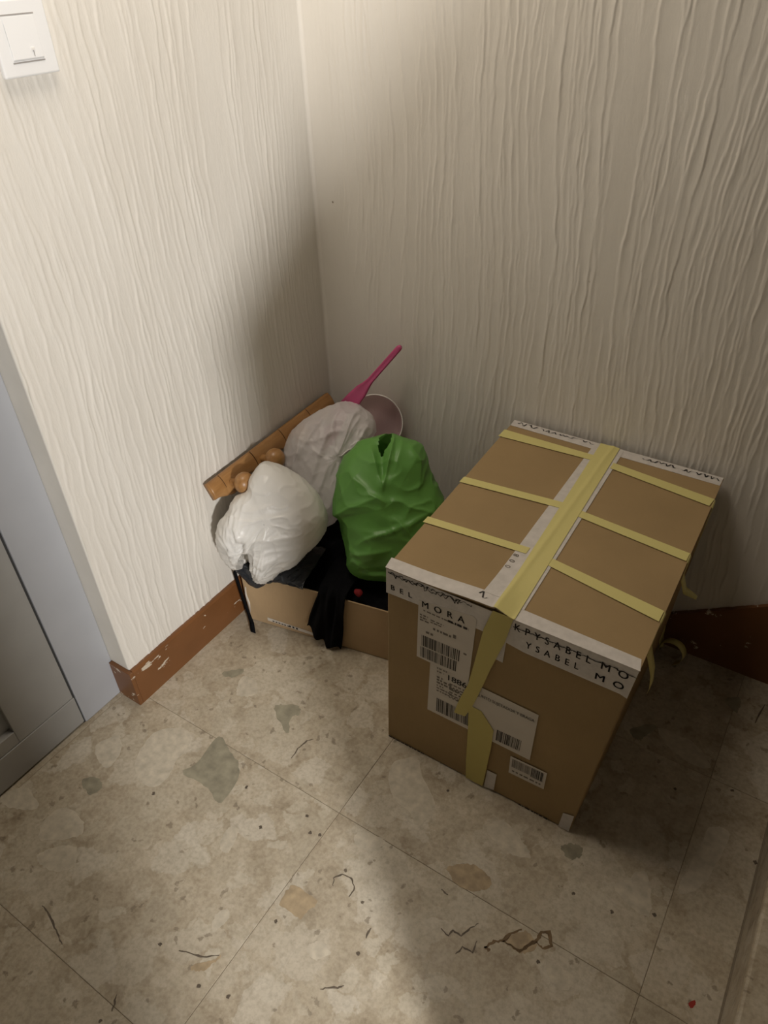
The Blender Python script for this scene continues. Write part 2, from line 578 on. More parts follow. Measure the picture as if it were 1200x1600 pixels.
CRACK = {'brown': [[(0.997, -0.937), (1.008, -0.919), (1.02, -0.909), (1.03, -0.887), (1.043, -0.871)], [(1.02, -0.909), (1.04, -0.908), (1.056, -0.908), (1.067, -0.887), (1.075, -0.875), (1.077, -0.857), (1.089, -0.847), (1.102, -0.868), (1.09, -0.881), (1.075, -0.877)], [(0.997, -0.937), (1.008, -0.938)]], 'dark': [[(0.216, -1.336), (0.235, -1.339), (0.266, -1.347), (0.292, -1.356), (0.311, -1.362)], [(0.467, -1.363), (0.474, -1.374), (0.481, -1.387)], [(0.777, -1.159), (0.79, -1.147), (0.803, -1.14), (0.81, -1.131)], [(0.912, -0.95), (0.929, -0.956), (0.933, -0.943), (0.95, -0.943), (0.959, -0.921), (0.968, -0.905)], [(0.957, -0.977), (0.961, -0.959), (0.982, -0.957), (0.98, -0.935)], [(0.51, -1.249), (0.536, -1.241), (0.557, -1.233), (0.581, -1.215)], [(1.327, -0.079), (1.319, -0.15)], [(0.798, -1.042), (0.797, -1.022)], [(0.876, -0.887), (0.892, -0.889)], [(0.688, -0.997), (0.68, -0.982), (0.69, -0.967), (0.711, -0.963), (0.727, -0.977), (0.727, -0.997)], [(0.431, -0.809), (0.428, -0.781), (0.434, -0.752), (0.444, -0.74)], [(-0.088, -0.968), (-0.084, -0.931), (-0.092, -0.899)]]}
PITS = [(0.579, -0.931), (0.601, -0.924), (0.551, -0.904), (0.481, -0.978), (0.756, -0.991), (0.691, -0.957), (0.643, -1.257), (0.584, -1.274), (0.632, -1.111), (0.391, -0.921), (0.222, -1.044), (1.207, -0.421), (1.247, -0.711), (1.092, -0.907), (1.101, -0.755), (0.782, -0.689), (1.389, -0.502), (1.177, -0.749), (0.802, -1.073), (0.471, -1.261), (0.475, -1.408), (1.314, -0.36)]

M_stone = {'grey': plain('grey_green_stone', (0.27, 0.245, 0.175), 0.4, 0.22, 45, 0.4), 'pale': plain('pale_stone', (0.50, 0.445, 0.35), 0.4, 0.16, 55, 0.4),
           'tan': plain('tan_stone', (0.37, 0.28, 0.17), 0.4, 0.25, 50, 0.4), 'red': plain('red_speck', (0.30, 0.03, 0.02), 0.6),
           'brown': plain('brown_crack', (0.17, 0.11, 0.055), 0.6, 0.3, 80), 'dark': plain('dark_crack', (0.12, 0.095, 0.07), 0.6, 0.3, 80)}


def smooth_loop(pts, n, jit, rng):
    m = len(pts)
    out = []
    for k in range(n):
        t = k / n * m
        i = int(t)
        f = t - i
        p0, p1, p2, p3 = (Vector(pts[(i + q) % m]) for q in (-1, 0, 1, 2))
        p = 0.5 * ((2 * p1) + (-p0 + p2) * f + (2 * p0 - 5 * p1 + 4 * p2 - p3) * f * f + (-p0 + 3 * p1 - 3 * p2 + p3) * f ** 3)
        out.append(p + Vector((rng.uniform(-jit, jit), rng.uniform(-jit, jit))))
    return out


rng = random.Random(11)
for kind_, polys in INLAY.items():
    for pl in polys:
        ang = 0.0007 if kind_ == 'red' else 0.0022
        lp = smooth_loop(pl, 40, ang, rng)
        prism('stone_inclusion', [(p.x, p.y, -0.002) for p in lp], (0, 0, 0.0023), M_stone[kind_], fl)
for kind_, lines in CRACK.items():
    for ln in lines:
        left, right = [], []
        w0 = 0.0045 if kind_ == 'brown' else 0.0024
        pts_ = []
        for p_, q_ in zip(ln, ln[1:]):
            for k in range(4):
                pts_.append(Vector(p_).lerp(Vector(q_), k / 4) + Vector((rng.uniform(-1, 1), rng.uniform(-1, 1))) * 0.0012)
        pts_.append(Vector(ln[-1]))
        for i_, p_ in enumerate(pts_):
            t_ = (pts_[min(i_ + 1, len(pts_) - 1)] - pts_[max(i_ - 1, 0)]).normalized()
            w_ = w0 * rng.uniform(0.35, 1.0) * (0.35 + 0.65 * math.sin(math.pi * (i_ + 0.5) / len(pts_)))
            s_ = Vector((-t_.y, t_.x)) * w_
            left.append(p_ + s_)
            right.append(p_ - s_)
        vs_ = [(p_.x, p_.y, 0.0003) for p_ in left + right]
        n_ = len(left)
        mesh_obj('crack', vs_, [(i_ + 1, i_, n_ + i_, n_ + i_ + 1) for i_ in range(n_ - 1)], M_stone[kind_], fl)
for x_, y_ in PITS:
    lp = [(x_ + rng.uniform(0.002, 0.0055) * math.cos(an), y_ + rng.uniform(0.002, 0.0055) * math.sin(an), -0.002) for an in [k * 0.7 for k in range(9)]]
    prism('pit', lp, (0, 0, 0.0023), M_stone['dark'], fl)

# ---------------------------------------------------------------- skirting boards
bl = prism('baseboard_left', [(0.0, YE, 0), (0.011, YE, 0), (0.011, YE, 0.112), (0.007, YE, 0.118), (0.0, YE, 0.118)],
           (0, 0.875, 0), M_skirt)
tag(bl, 'brown painted skirting board under the switch wall', kind='structure')
prism('return_board', [(0.011, YE, 0), (0.011, YE - 0.0105, 0), (0.011, YE - 0.0105, 0.116), (0.011, YE, 0.116)],
      (-0.075, 0, 0), M_skirt, bl, 0.001)
br = prism('baseboard_right', [(0.0, -0.012, 0.0), (1.395, -0.012, 0), (1.395, -0.012, 0.33), (1.03, -0.012, 0.092), (1.0, -0.012, 0.088), (0.0, -0.012, 0.088)],
           (0, 0.012, 0), M_skirt)
tag(br, 'dark brown skirting rising with the stairs on the right wall', kind='structure')

# ---------------------------------------------------------------- stairs and their parapet
stm = empty('staircase', (1.395, -0.7, 0))
tag(stm, 'pale stone stairs starting at the right edge', kind='structure')
for k in range(5):
    x0 = 1.397 + 0.27 * k
    z0 = 0.175 * k
    box('riser', (x0, -1.40, z0), (x0 + 0.27, -0.014 if k < 1 else -0.005, z0 + 0.145), M_floor, stm, 0.002)
    box('tread', (x0 - 0.004, -1.40, z0 + 0.147), (x0 + 0.29, -0.005, z0 + 0.175), M_floor, stm, 0.006)
pp = prism('wall_parapet', [(1.405, -1.43, 0), (1.405, -1.43, 1.06), (1.60, -1.43, 1.215), (2.25, -1.43, 1.95), (4.0, -1.43, 1.95), (4.0, -1.43, 0)],
           (0, 0.10 * 0.3, 0), M_smooth)
tag(pp, 'sloping stair parapet wall outside the picture on the right', kind='structure')
# unseen blocker added to cast the shadow of someone behind the camera
blocker = box('wall_blocker', (1.55, -4.2, 0), (1.65, -1.865, 2.6), M_smooth)
tag(blocker, 'added unseen wall end that casts the shadow at the left', kind='structure')

# ---------------------------------------------------------------- door
d1 = empty('door_1', (-0.07, -1.4, 0))
tag(d1, 'grey panelled door in a pale grey metal frame', kind='structure')
box('jamb', (-0.16, -0.995, 0.0), (-0.066, YE - 0.0, 2.1), M_frame, d1, 0.003)
box('lintel', (-0.16, -1.80, 2.03), (-0.066, -0.995, 2.1), M_frame, d1, 0.003)
box('door_leaf', (-0.120, -1.78, 0.008), (-0.088, -1.0, 2.025), M_door, d1)
box('stile', (-0.090, -1.146, 0.097), (-0.070, -0.999, 2.025), M_door, d1, 0.0015)
box('stile', (-0.090, -1.78, 0.097), (-0.070, -1.64, 2.025), M_door, d1, 0.0015)
box('rail', (-0.090, -1.64, 0.097), (-0.0702, -1.146, 0.135), M_door, d1, 0.0015)
box('rail', (-0.090, -1.64, 0.90), (-0.070, -1.146, 1.05), M_door, d1, 0.0015)
box('kick_plate', (-0.090, -1.78, 0.006), (-0.068, -0.998, 0.096), M_door, d1, 0.0015)
box('gap_shade_strip', (-0.118, -1.0, 0.0), (-0.07, -0.9955, 2.03), M_gap, d1)  # dark strip standing in for the shade between leaf and jamb

# ---------------------------------------------------------------- light switch
sw = empty('light_switch', (0.004, -0.695, 1.403))
tag(sw, 'white square rocker light switch on the ridged wall', 'light switch')


def tilt(o, a):
    o.rotation_euler = (a, 0, 0)


box('face_plate', (0.0025, -0.745, 1.353), (0.013, -0.645, 1.453), M_plate, sw, 0.003, 3)
rk = prism('rocker', [(0.0125, -0.724, 1.374), (0.0152, -0.724, 1.3765), (0.0135, -0.724, 1.432), (0.0125, -0.724, 1.432)], (0, 0.055, 0), M_plate, sw, 0.0008)
box('pointer_icon', (0.0136, -0.689, 1.387), (0.0160, -0.683, 1.3905), M_rim, rk)
box('pointer_stem', (0.0136, -0.6865, 1.3785), (0.0157, -0.6855, 1.3865), M_mark, rk)
box('shade_strip', (0.0120, -0.7255, 1.3715), (0.0134, -0.668, 1.3735), M_mark, sw)  # grey strips painting the shade along the rocker's two edges
box('shade_strip', (0.0120, -0.7255, 1.4325), (0.0134, -0.668, 1.4345), M_mark, sw)

# ---------------------------------------------------------------- large cardboard box
FZ, FY = 0.55, -0.64
big = empty('cardboard_box', (0.83, -0.33, 0))
tag(big, 'large brown cardboard box bound with yellow tape and shipping labels', 'box')
TB = [(0.608, FY), (1.096, FY), (1.084, -0.016), (0.588, -0.016)]
BB = [(0.590, FY + 0.002), (1.046, FY + 0.002), (1.052, -0.022), (0.586, -0.022)]
hexa('carton_body', [(x, y, 0.002) for x, y in BB], [(x, y, FZ - 0.004) for x, y in TB], M_card, big, 0.0035, 3)
SEAM = lambda y: 0.838 + (y - FY) * 0.0


def lift(x, y):
    s = SEAM(y)
    a = math.exp(-((y - FY) / 0.07) ** 2)
    if x <= s:
        b = sstep(s - 0.17, s - 0.01, x)
    else:
        b = 1 - sstep(s, s + 0.035, x)
    ridge = 0.0018 * math.exp(-((x - s) / 0.006) ** 2)
    return 0.009 * a * b + ridge


def top_patch(name, quad, mat, off, parent=big, nx=10, ny=10, thick=0.0006):
    q = [Vector((x, y, 0)) for x, y in quad]
    vs = []
    for lay in (0, 1):
        for j in range(ny + 1):
            for i in range(nx + 1):
                u, v = i / nx, j / ny
                p = (q[0] * (1 - u) + q[1] * u) * (1 - v) + (q[3] * (1 - u) + q[2] * u) * v
                z = FZ + lift(p.x, p.y) + off - lay * thick
                vs.append((p.x, p.y, z))
    n = (nx + 1) * (ny + 1)
    g = grid_faces(nx + 1, ny + 1)
    fs = g + [tuple(n + k for k in f[::-1]) for f in g]
    ring = [i for i in range(nx + 1)] + [j * (nx + 1) + nx for j in range(1, ny + 1)] + \
           [ny * (nx + 1) + i for i in range(nx - 1, -1, -1)] + [j * (nx + 1) for j in range(ny - 1, 0, -1)]
    for a, b in zip(ring, ring[1:] + ring[:1]):
        fs.append((a, a + n, b + n, b))
    me = bpy.data.meshes.new(name)
    me.from_pydata(vs, [], fs)
    me.update()
    bm = bmesh.new()
    bm.from_mesh(me)
    return bm_obj(name, bm, mat, parent)


s0 = SEAM(FY)
top_patch('flap', [(0.606, FY - 0.001), (s0 - 0.001, FY - 0.001), (s0 - 0.001, -0.016), (0.586, -0.016)], M_card, 0.0, big, 24, 24, 0.004)
top_patch('flap', [(s0 + 0.001, FY - 0.001), (1.097, FY - 0.001), (1.085, -0.016), (s0 + 0.001, -0.016)], M_card, 0.0, big, 24, 24, 0.004)
# printed white tape across the front and back rims and along the seam
tfr = top_patch('white_tape', [(0.605, FY - 0.002), (s0, FY - 0.002), (s0, -0.606), (0.600, -0.612)], M_tapew, 0.0010, big, 24, 4)
top_patch('white_tape', [(s0, FY - 0.002), (1.098, FY - 0.002), (1.092, -0.616), (s0, -0.610)], M_tapew, 0.0010, big, 16, 4)
tbk = top_patch('white_tape', [(0.5875, -0.044), (1.084, -0.050), (1.0845, -0.0165), (0.586, -0.0165)], M_tapew, 0.0010, big, 16, 4)
tse = top_patch('white_tape', [(0.799, -0.612), (0.880, -0.612), (0.864, -0.02), (0.795, -0.02)], M_tapew, 0.0016, big, 20, 24)
# yellow tape
for q in ([(0.585, -0.106), (0.81, -0.095), (0.81, -0.073), (0.585, -0.072)], [(0.86, -0.105), (1.083, -0.137), (1.0865, -0.108), (0.86, -0.081)],
          [(0.594, -0.322), (0.82, -0.300), (0.82, -0.278), (0.594, -0.299)], [(0.86, -0.308), (1.0885, -0.335), (1.089, -0.309), (0.86, -0.286)],
          [(0.597, -0.486), (0.82, -0.470), (0.82, -0.450), (0.597, -0.465)], [(0.86, -0.478), (1.091, -0.518), (1.0915, -0.488), (0.86, -0.456)]):
    top_patch('yellow_tape', q, M_yellow, 0.0026, big, 12, 3)
top_patch('yellow_tape', [(0.834, FY - 0.003), (0.876, FY - 0.003), (0.853, -0.017), (0.807, -0.017)], M_yellow, 0.0032, big, 18, 28)


def front_poly(name, pts, mat, off, parent=big, thick=0.0005):
    """flat piece stuck on the front panel: (x, z) outline"""
    return prism(name, [(x, FY - off, z) for x, z in pts], (0, thick, 0), mat, parent)


bandL = front_poly('white_tape', [(0.606, 0.548), (s0, 0.548), (s0, 0.492), (0.823, 0.489), (0.679, 0.486), (0.604, 0.483)], M_tapew, 0.0012)
bandR = front_poly('white_tape', [(s0, 0.549), (1.0965, 0.549), (1.089, 0.474), (1.076, 0.478), (0.901, 0.479), (s0, 0.489)], M_tapew, 0.0012)
front_poly('clear_tape', [(0.844, 0.49), (0.864, 0.49), (0.861, 0.428), (0.847, 0.429)], M_tapew, 0.0010)
front_poly('clear_tape', [(0.851, 0.071), (0.873, 0.072), (0.870, 0.010), (0.846, 0.004)], M_tapew, 0.0010)
front_poly('clear_tape', [(1.026, 0.058), (1.049, 0.066), (1.0455, 0.004), (1.022, 0.004)], M_tapew, 0.0010)
lab1 = front_poly('shipping_label', [(0.679, 0.500), (0.795, 0.518), (0.803, 0.512), (0.794, 0.333), (0.674, 0.337)], M_label, 0.0020)
lab2 = front_poly('address_label', [(0.706, 0.335), (0.700, 0.180), (0.940, 0.179), (0.944, 0.328)], M_label, 0.0015)
lab3 = front_poly('barcode_sticker', [(0.899, 0.161), (0.979, 0.164), (0.978, 0.106), (0.899, 0.103)], M_label, 0.0015)
for l_, t_ in ((lab1, 'white shipping label with two barcodes'), (lab2, 'wide white address label partly under yellow tape'), (lab3, 'small white barcode sticker')):
    l_['label'] = t_


def barcode(pts, off, parent, seed, n=26, mat=None):
    """pts: TL TR BR BL in (x, z)"""
    rng = random.Random(seed)
    bm = bmesh.new()
    q = [Vector((x, FY - off, z)) for x, z in pts]
    u = 0.0
    while u < 1.0:
        w = rng.choice([0.008, 0.014, 0.024, 0.034]) * 26 / n
        u1 = min(1.0, u + w)
        v = [q[0].lerp(q[1], u), q[0].lerp(q[1], u1), q[3].lerp(q[2], u1), q[3].lerp(q[2], u)]
        bm.faces.new([bm.verts.new(p) for p in v])
        u = u1 + rng.choice([0.008, 0.012, 0.02, 0.03]) * 26 / n
    return bm_obj('barcode', bm, mat or M_ink, parent)


def dashes(x0, x1, z, h, off, parent, seed, mat=None, slope=0.0, name='small_print'):
    rng = random.Random(seed)
    bm = bmesh.new()
    x = x0
    while x < x1:
        w = rng.uniform(0.003, 0.011)
        b = min(x + w, x1)
        zz = z + slope * (x - x0)
        z2 = z + slope * (b - x0)
        bm.faces.new([bm.verts.new(p) for p in ((x, FY - off, zz), (b, FY - off, z2), (b, FY - off, z2 + h), (x, FY - off, zz + h))])
        x = b + rng.uniform(0.0015, 0.004)
    return bm_obj(name, bm, mat or M_inkg, parent)


def text(s, origin, xdir, updir, size, parent, mat=None, spacing=1.0, name='lettering', squash=1.0, bold=True):
    cu = bpy.data.curves.new('txt', 'FONT')
    cu.body = s
    cu.size = size
    cu.space_character = spacing
    cu.resolution_u = 3
    o = link(bpy.data.objects.new('txt', cu))
    bpy.context.view_layer.update()
    dg = bpy.context.evaluated_depsgraph_get()
    me = bpy.data.meshes.new_from_object(o.evaluated_get(dg))
    bpy.data.objects.remove(o)
    me.name = name
    x = Vector(xdir).normalized()
    u = Vector(updir).normalized()
    n = x.cross(u)
    mt = Matrix.Identity(4)
    for i in range(3):
        mt[i][0], mt[i][1], mt[i][2], mt[i][3] = x[i], u[i] * squash, n[i], origin[i]
    me.transform(mt)
    if bold:       # heavier strokes: a second impression a hair to the side
        nv0 = len(me.vertices)
        co = [v.co.copy() for v in me.vertices]
        fc = [tuple(p.vertices) for p in me.polygons]
        sh = x * size * 0.035
        me = bpy.data.meshes.new(name)
        me.from_pydata([tuple(c_) for c_ in co] + [tuple(c_ + sh - n * 0.00005) for c_ in co], [], fc + [tuple(k + nv0 for k in f) for f in fc])
        me.update()
    me.materials.clear()
    return finish(name, me, mat or M_ink, parent)


def fit_text(s, x0, x1, z, cap, off, parent, mat=None, slope=0.0, spacing=1.0, xdir=None):
    """lettering across the front panel from x0 to x1 with the given cap height"""
    o = text(s, (0, 0, 0), (1, 0, 0), (0, 0, 1), cap / 0.69, parent, mat, spacing)
    me = o.data
    me.transform(world_of(parent))
    xsv = [v.co.x for v in me.vertices]
    a, b = min(xsv), max(xsv)
    k = (x1 - x0) / (b - a)
    for v in me.vertices:
        xx = x0 + (v.co.x - a) * k
        v.co = Vector((xx, FY - off, z + v.co.z + slope * (xx - x0)))
    me.transform(world_of(parent).inverted())
    return o


X1 = (1, 0, 0)
ZU = (0, 0, 1)
fit_text('BEL', 0.616, 0.664, 0.497, 0.013, 0.0017, bandL, spacing=2.2)
fit_text('MORA', 0.687, 0.779, 0.487, 0.016, 0.0027, bandL, spacing=2.0, slope=0.03)
fit_text('YSABEL', 0.901, 1.000, 0.494, 0.0155, 0.0017, bandR, spacing=2.0)
fit_text('MO', 1.030, 1.080, 0.490, 0.0155, 0.0017, bandR, spacing=2.0)
fit_text('KPYSABEL', 0.877, 1.018, 0.526, 0.017, 0.0017, bandR, spacing=1.9, slope=-0.04)
fit_text('MO', 1.036, 1.083, 0.520, 0.017, 0.0017, bandR, spacing=2.0, slope=-0.04)


def scribble(x0, x1, z, amp, off, parent, seed, wd=0.0026):
    rng = random.Random(seed)
    bm = bmesh.new()
    x = x0
    prev = Vector((x, z))
    while x < x1:
        x += rng.uniform(0.002, 0.006)
        nxt = Vector((x + rng.uniform(-0.002, 0.002), z + rng.choice([-1, 1]) * rng.uniform(0.1, 1) * amp))
        d = (nxt - prev).normalized()
        s = Vector((-d.y, d.x)) * wd * rng.uniform(0.4, 1.0) * 0.5
        bm.faces.new([bm.verts.new((p.x, FY - off, p.y)) for p in (prev - s, nxt - s, nxt + s, prev + s)])
        prev = nxt
    return bm_obj('scribble', bm, M_ink, parent)


scribble(0.615, 0.770, 0.537, 0.0075, 0.0018, bandL, 4)
scribble(0.610, 0.790, 0.541, 0.004, 0.0018, bandL, 9)
scribble(0.874, 1.092, 0.5335, 0.002, 0.0019, bandR, 7)


def top_scribble(x0, x1, y, amp, parent, seed, dy=0.0, off=0.0020):
    rng = random.Random(seed)
    bm = bmesh.new()
    x = x0
    P = lambda x, y: (x, y, FZ + off + lift(x, y))
    px, py = x0, y
    while x < x1:
        x += rng.uniform(0.002, 0.007)
        yy = y + dy * (x - x0) + rng.choice([-1, 1]) * rng.uniform(0.2, 1) * amp
        w = rng.uniform(0.0008, 0.002)
        bm.faces.new([bm.verts.new(P(*p)) for p in ((px - w, py), (px + w, py), (x + w, yy), (x - w, yy))])
        px, py = x, yy
    return bm_obj('scribble', bm, M_ink, parent)


top_scribble(0.60, 0.70, -0.027, 0.007, tbk, 1)
top_scribble(0.70, 0.79, -0.026, 0.004, tbk, 2)
top_scribble(0.91, 1.075, -0.029, 0.006, tbk, 3)
top_scribble(0.795, 0.815, -0.620, 0.010, tfr, 5, off=0.0016)
for k, ch in enumerate('8008'):
    text(ch, (0.811, -0.545 + 0.019 * k, FZ + 0.0024), (0, 1, 0), (-1, 0, 0), 0.016, tse, M_inkg)

# label printing
dashes(0.690, 0.762, 0.477, 0.0035, 0.0024, lab1, 1, slope=-0.02)
dashes(0.744, 0.788, 0.4755, 0.006, 0.0024, lab1, 2, M_ink)
dashes(0.682, 0.700, 0.462, 0.004, 0.0024, lab1, 3)
dashes(0.682, 0.698, 0.455, 0.004, 0.0024, lab1, 4)
dashes(0.682, 0.702, 0.448, 0.004, 0.0024, lab1, 5)
dashes(0.706, 0.735, 0.459, 0.003, 0.0024, lab1, 6)
dashes(0.706, 0.730, 0.453, 0.003, 0.0024, lab1, 7)
dashes(0.712, 0.752, 0.436, 0.006, 0.0024, lab1, 8, M_inkg)
dashes(0.756, 0.764, 0.438, 0.010, 0.0024, lab1, 9)
dashes(0.696, 0.712, 0.418, 0.006, 0.0024, lab1, 10)
dashes(0.780, 0.788, 0.405, 0.005, 0.0024, lab1, 11)
barcode([(0.686, 0.408), (0.772, 0.411), (0.771, 0.379), (0.686, 0.377)], 0.0024, lab1, 21, 30)
barcode([(0.683, 0.373), (0.766, 0.376), (0.765, 0.345), (0.683, 0.342)], 0.0024, lab1, 22, 30)
fit_text('1886', 0.748, 0.791, 0.308, 0.016, 0.0019, lab2, M_ink)
fit_text('CONJUNTO SUJETADOR Y BRAGA', 0.795, 0.938, 0.302, 0.0085, 0.0019, lab2, M_inkg)
dashes(0.722, 0.745, 0.328, 0.004, 0.0019, lab2, 31)
dashes(0.722, 0.738, 0.318, 0.004, 0.0019, lab2, 32)
for k in range(6):
    dashes(0.722, 0.738 + 0.02 * (k % 3), 0.300 - 0.0085 * k, 0.0055 if k < 3 else 0.004, 0.0019, lab2, 40 + k)
    dashes(0.752, 0.785 + 0.01 * (k % 2), 0.297 - 0.0085 * k, 0.004, 0.0019, lab2, 50 + k)
barcode([(0.723, 0.235), (0.802, 0.234), (0.803, 0.192), (0.722, 0.190)], 0.0019, lab2, 23, 30)
barcode([(0.864, 0.226), (0.918, 0.228), (0.916, 0.192), (0.863, 0.190)], 0.0019, lab2, 24, 20)
barcode([(0.831, 0.231), (0.848, 0.231), (0.836, 0.196), (0.829, 0.196)], 0.0019, lab2, 25, 10)
barcode([(0.904, 0.156), (0.945, 0.158), (0.945, 0.130), (0.904, 0.128)], 0.0019, lab3, 26, 34, M_inkg)
barcode([(0.947, 0.158), (0.974, 0.159), (0.974, 0.128), (0.947, 0.127)], 0.0019, lab3, 27, 12)
dashes(0.906, 0.970, 0.113, 0.005, 0.0019, lab3, 60, slope=0.03)

dashes(0.594, 0.690, 0.004, 0.004, 0.0006, big, 70, M_ink, name='printed_marks')
dashes(0.930, 1.000, 0.004, 0.004, 0.0006, big, 71, M_ink, name='printed_marks')
# the yellow tape coming down the front in two lengths
ya = front_poly('yellow_tape', [(0.834, 0.554), (0.874, 0.554), (0.862, 0.485), (0.839, 0.399), (0.822, 0.324), (0.809, 0.272), (0.792, 0.222), (0.766, 0.217), (0.777, 0.269), (0.795, 0.329), (0.805, 0.398), (0.819, 0.50)], M_yellowc, 0.0042)
front_poly('yellow_tape', [(0.798, 0.262), (0.827, 0.261), (0.857, 0.219), (0.855, 0.158), (0.844, 0.006), (0.802, 0.006), (0.800, 0.069), (0.800, 0.175)], M_yellowc, 0.0032)


# tape ends hanging off the right side
def ribbon(name, pts, widths, wdir, mat, parent, th=0.0006):
    vs = []
    w = Vector(wdir).normalized()
    n = len(pts)
    for lay in (0, 1):
        for i, p in enumerate(pts):
            p = Vector(p)
            t = (Vector(pts[min(i + 1, n - 1)]) - Vector(pts[max(i - 1, 0)])).normalized()
            nn = t.cross(w).normalized() * th * lay
            vs += [p + nn - w * widths[i] / 2, p + nn + w * widths[i] / 2]
    m = 2 * n
    fs = []
    for i in range(n - 1):
        a = 2 * i
        fs += [(a, a + 1, a + 3, a + 2), (m + a, m + a + 2, m + a + 3, m + a + 1), (a, a + 2, m + a + 2, m + a), (a + 1, m + a + 1, m + a + 3, a + 3)]
    fs += [(0, m, m + 1, 1), (m - 2, m - 1, 2 * m - 1, 2 * m - 2)]
    me = bpy.data.meshes.new(name)
    me.from_pydata([tuple(v) for v in vs], [], fs)
    me.update()
    bm = bmesh.new()
    bm.from_mesh(me)
    return bm_obj(name, bm, mat, parent, True)


def side_x(z, y=-0.5):
    return 1.046 + (1.092 - 1.046) * z / 0.55 + 0.0015


ribbon('yellow_tape', [(1.093, -0.502, 0.552), (1.0955, -0.502, 0.546), (side_x(0.52), -0.502, 0.52), (side_x(0.46) + 0.001, -0.502, 0.46), (1.102, -0.500, 0.41), (1.106, -0.498, 0.37), (1.103, -0.498, 0.345)],
       [0.029, 0.029, 0.029, 0.029, 0.028, 0.026, 0.006], (0, 1, 0), M_yellow, big)
ribbon('yellow_tape', [(1.090, -0.322, 0.552), (1.0925, -0.322, 0.546), (side_x(0.5), -0.322, 0.50), (1.10, -0.322, 0.47), (1.125, -0.322, 0.462)],
       [0.025, 0.025, 0.025, 0.024, 0.012], (0, 1, 0), M_yellow, big)
ribbon('yellow_tape', [(1.087, -0.122, 0.552), (1.0895, -0.122, 0.546), (side_x(0.5) - 0.003, -0.122, 0.50), (side_x(0.42) - 0.003, -0.122, 0.42)],
       [0.028] * 4, (0, 1, 0), M_yellow, big)
cur = []
for k in range(15):
    a = math.radians(200 - k * 19)
    cur.append((1.092 + 0.030 * math.cos(a), -0.058 - 0.001 * k, 0.040 + 0.034 * math.sin(a)))
ribbon('tape_curl', [(1.0555, -0.056, 0.10), (1.0575, -0.057, 0.06)] + cur, [0.02, 0.02] + [0.02] * 15, (0.25, 1, 0.1), M_yellow, big)

# ---------------------------------------------------------------- small open box in the corner
sb = empty('open_cardboard_box', (0.29, -0.28, 0))
tag(sb, 'low open tan cardboard box full of bags in the corner', 'box')
Q = [(0.050, -0.515), (0.560, -0.424), (0.535, -0.045), (0.024, -0.085)]
SH = 0.186


def panel(name, a, b, z0, z1, th, mat, parent, lean=0.0):
    a, b = Vector((*a, 0)), Vector((*b, 0))
    n = Vector((-(b - a).y, (b - a).x, 0)).normalized() * th
    o = -n.normalized() * lean
    up = lambda p, z, l: (p.x + l.x, p.y + l.y, z)
    return hexa(name, [up(a, z0, Vector()), up(b, z0, Vector()), up(b + n, z0, Vector()), up(a + n, z0, Vector())],
                [up(a, z1, o), up(b, z1, o), up(b + n, z1, o), up(a + n, z1, o)], mat, parent, 0.001)


fp = panel('side_panel', Q[0], Q[1], 0.002, SH, 0.004, M_card2, sb, 0.004)
panel('side_panel', Q[1], Q[2], 0.002, SH, 0.004, M_card2, sb)
panel('side_panel', Q[2], Q[3], 0.002, SH, 0.004, M_card2, sb)
panel('side_panel', Q[3], Q[0], 0.002, SH, 0.004, M_card2, sb)
prism('bottom_panel', [(x, y, 0.001) for x, y in ((0.056, -0.508), (0.553, -0.42), (0.53, -0.05), (0.03, -0.09))], (0, 0, 0.004), M_card2, sb)
a, b = Vector((*Q[0], 0)), Vector((*Q[1], 0))
d = (b - a).normalized()
nn = Vector((d.y, -d.x, 0))


def fpt(s, z, off):
    p = a + d * s + nn * (off + 0.004 * z / SH)
    return (p.x, p.y, z)


st = prism('label_strip', [fpt(0.060, 0.018, 0.0006), fpt(0.240, 0.010, 0.0006), fpt(0.240, 0.020, 0.0006), fpt(0.060, 0.030, 0.0006)], nn * 0.0006, M_label, sb)
rng = random.Random(5)
bm = bmesh.new()
for k in range(9):
    s = 0.075 + 0.009 * k + rng.uniform(-0.002, 0.002)
    z = 0.0205 - 0.047 * (s - 0.06)
    h = 0.004 + 0.003 * (k > 5)
    bm.faces.new([bm.verts.new(fpt(*q, 0.0016)) for q in ((s, z), (s + 0.006, z - 0.0003), (s + 0.006, z + h), (s, z + h))])
bm_obj('printed_marks', bm, M_ink, st)
# a worn, torn edge of the front panel
ribbon('torn_edge', [fpt(0.004, 0.03, 0.0008), fpt(0.006, 0.07, 0.0009), fpt(0.003, 0.10, 0.0009), fpt(0.007, 0.13, 0.0009)], [0.004, 0.010, 0.006, 0.003], d, M_label, sb)


# ---------------------------------------------------------------- black clothes in the small box
def bilinear(q, u, v):
    q = [Vector((x, y)) for x, y in q]
    return (q[0] * (1 - u) + q[1] * u) * (1 - v) + (q[3] * (1 - u) + q[2] * u) * v


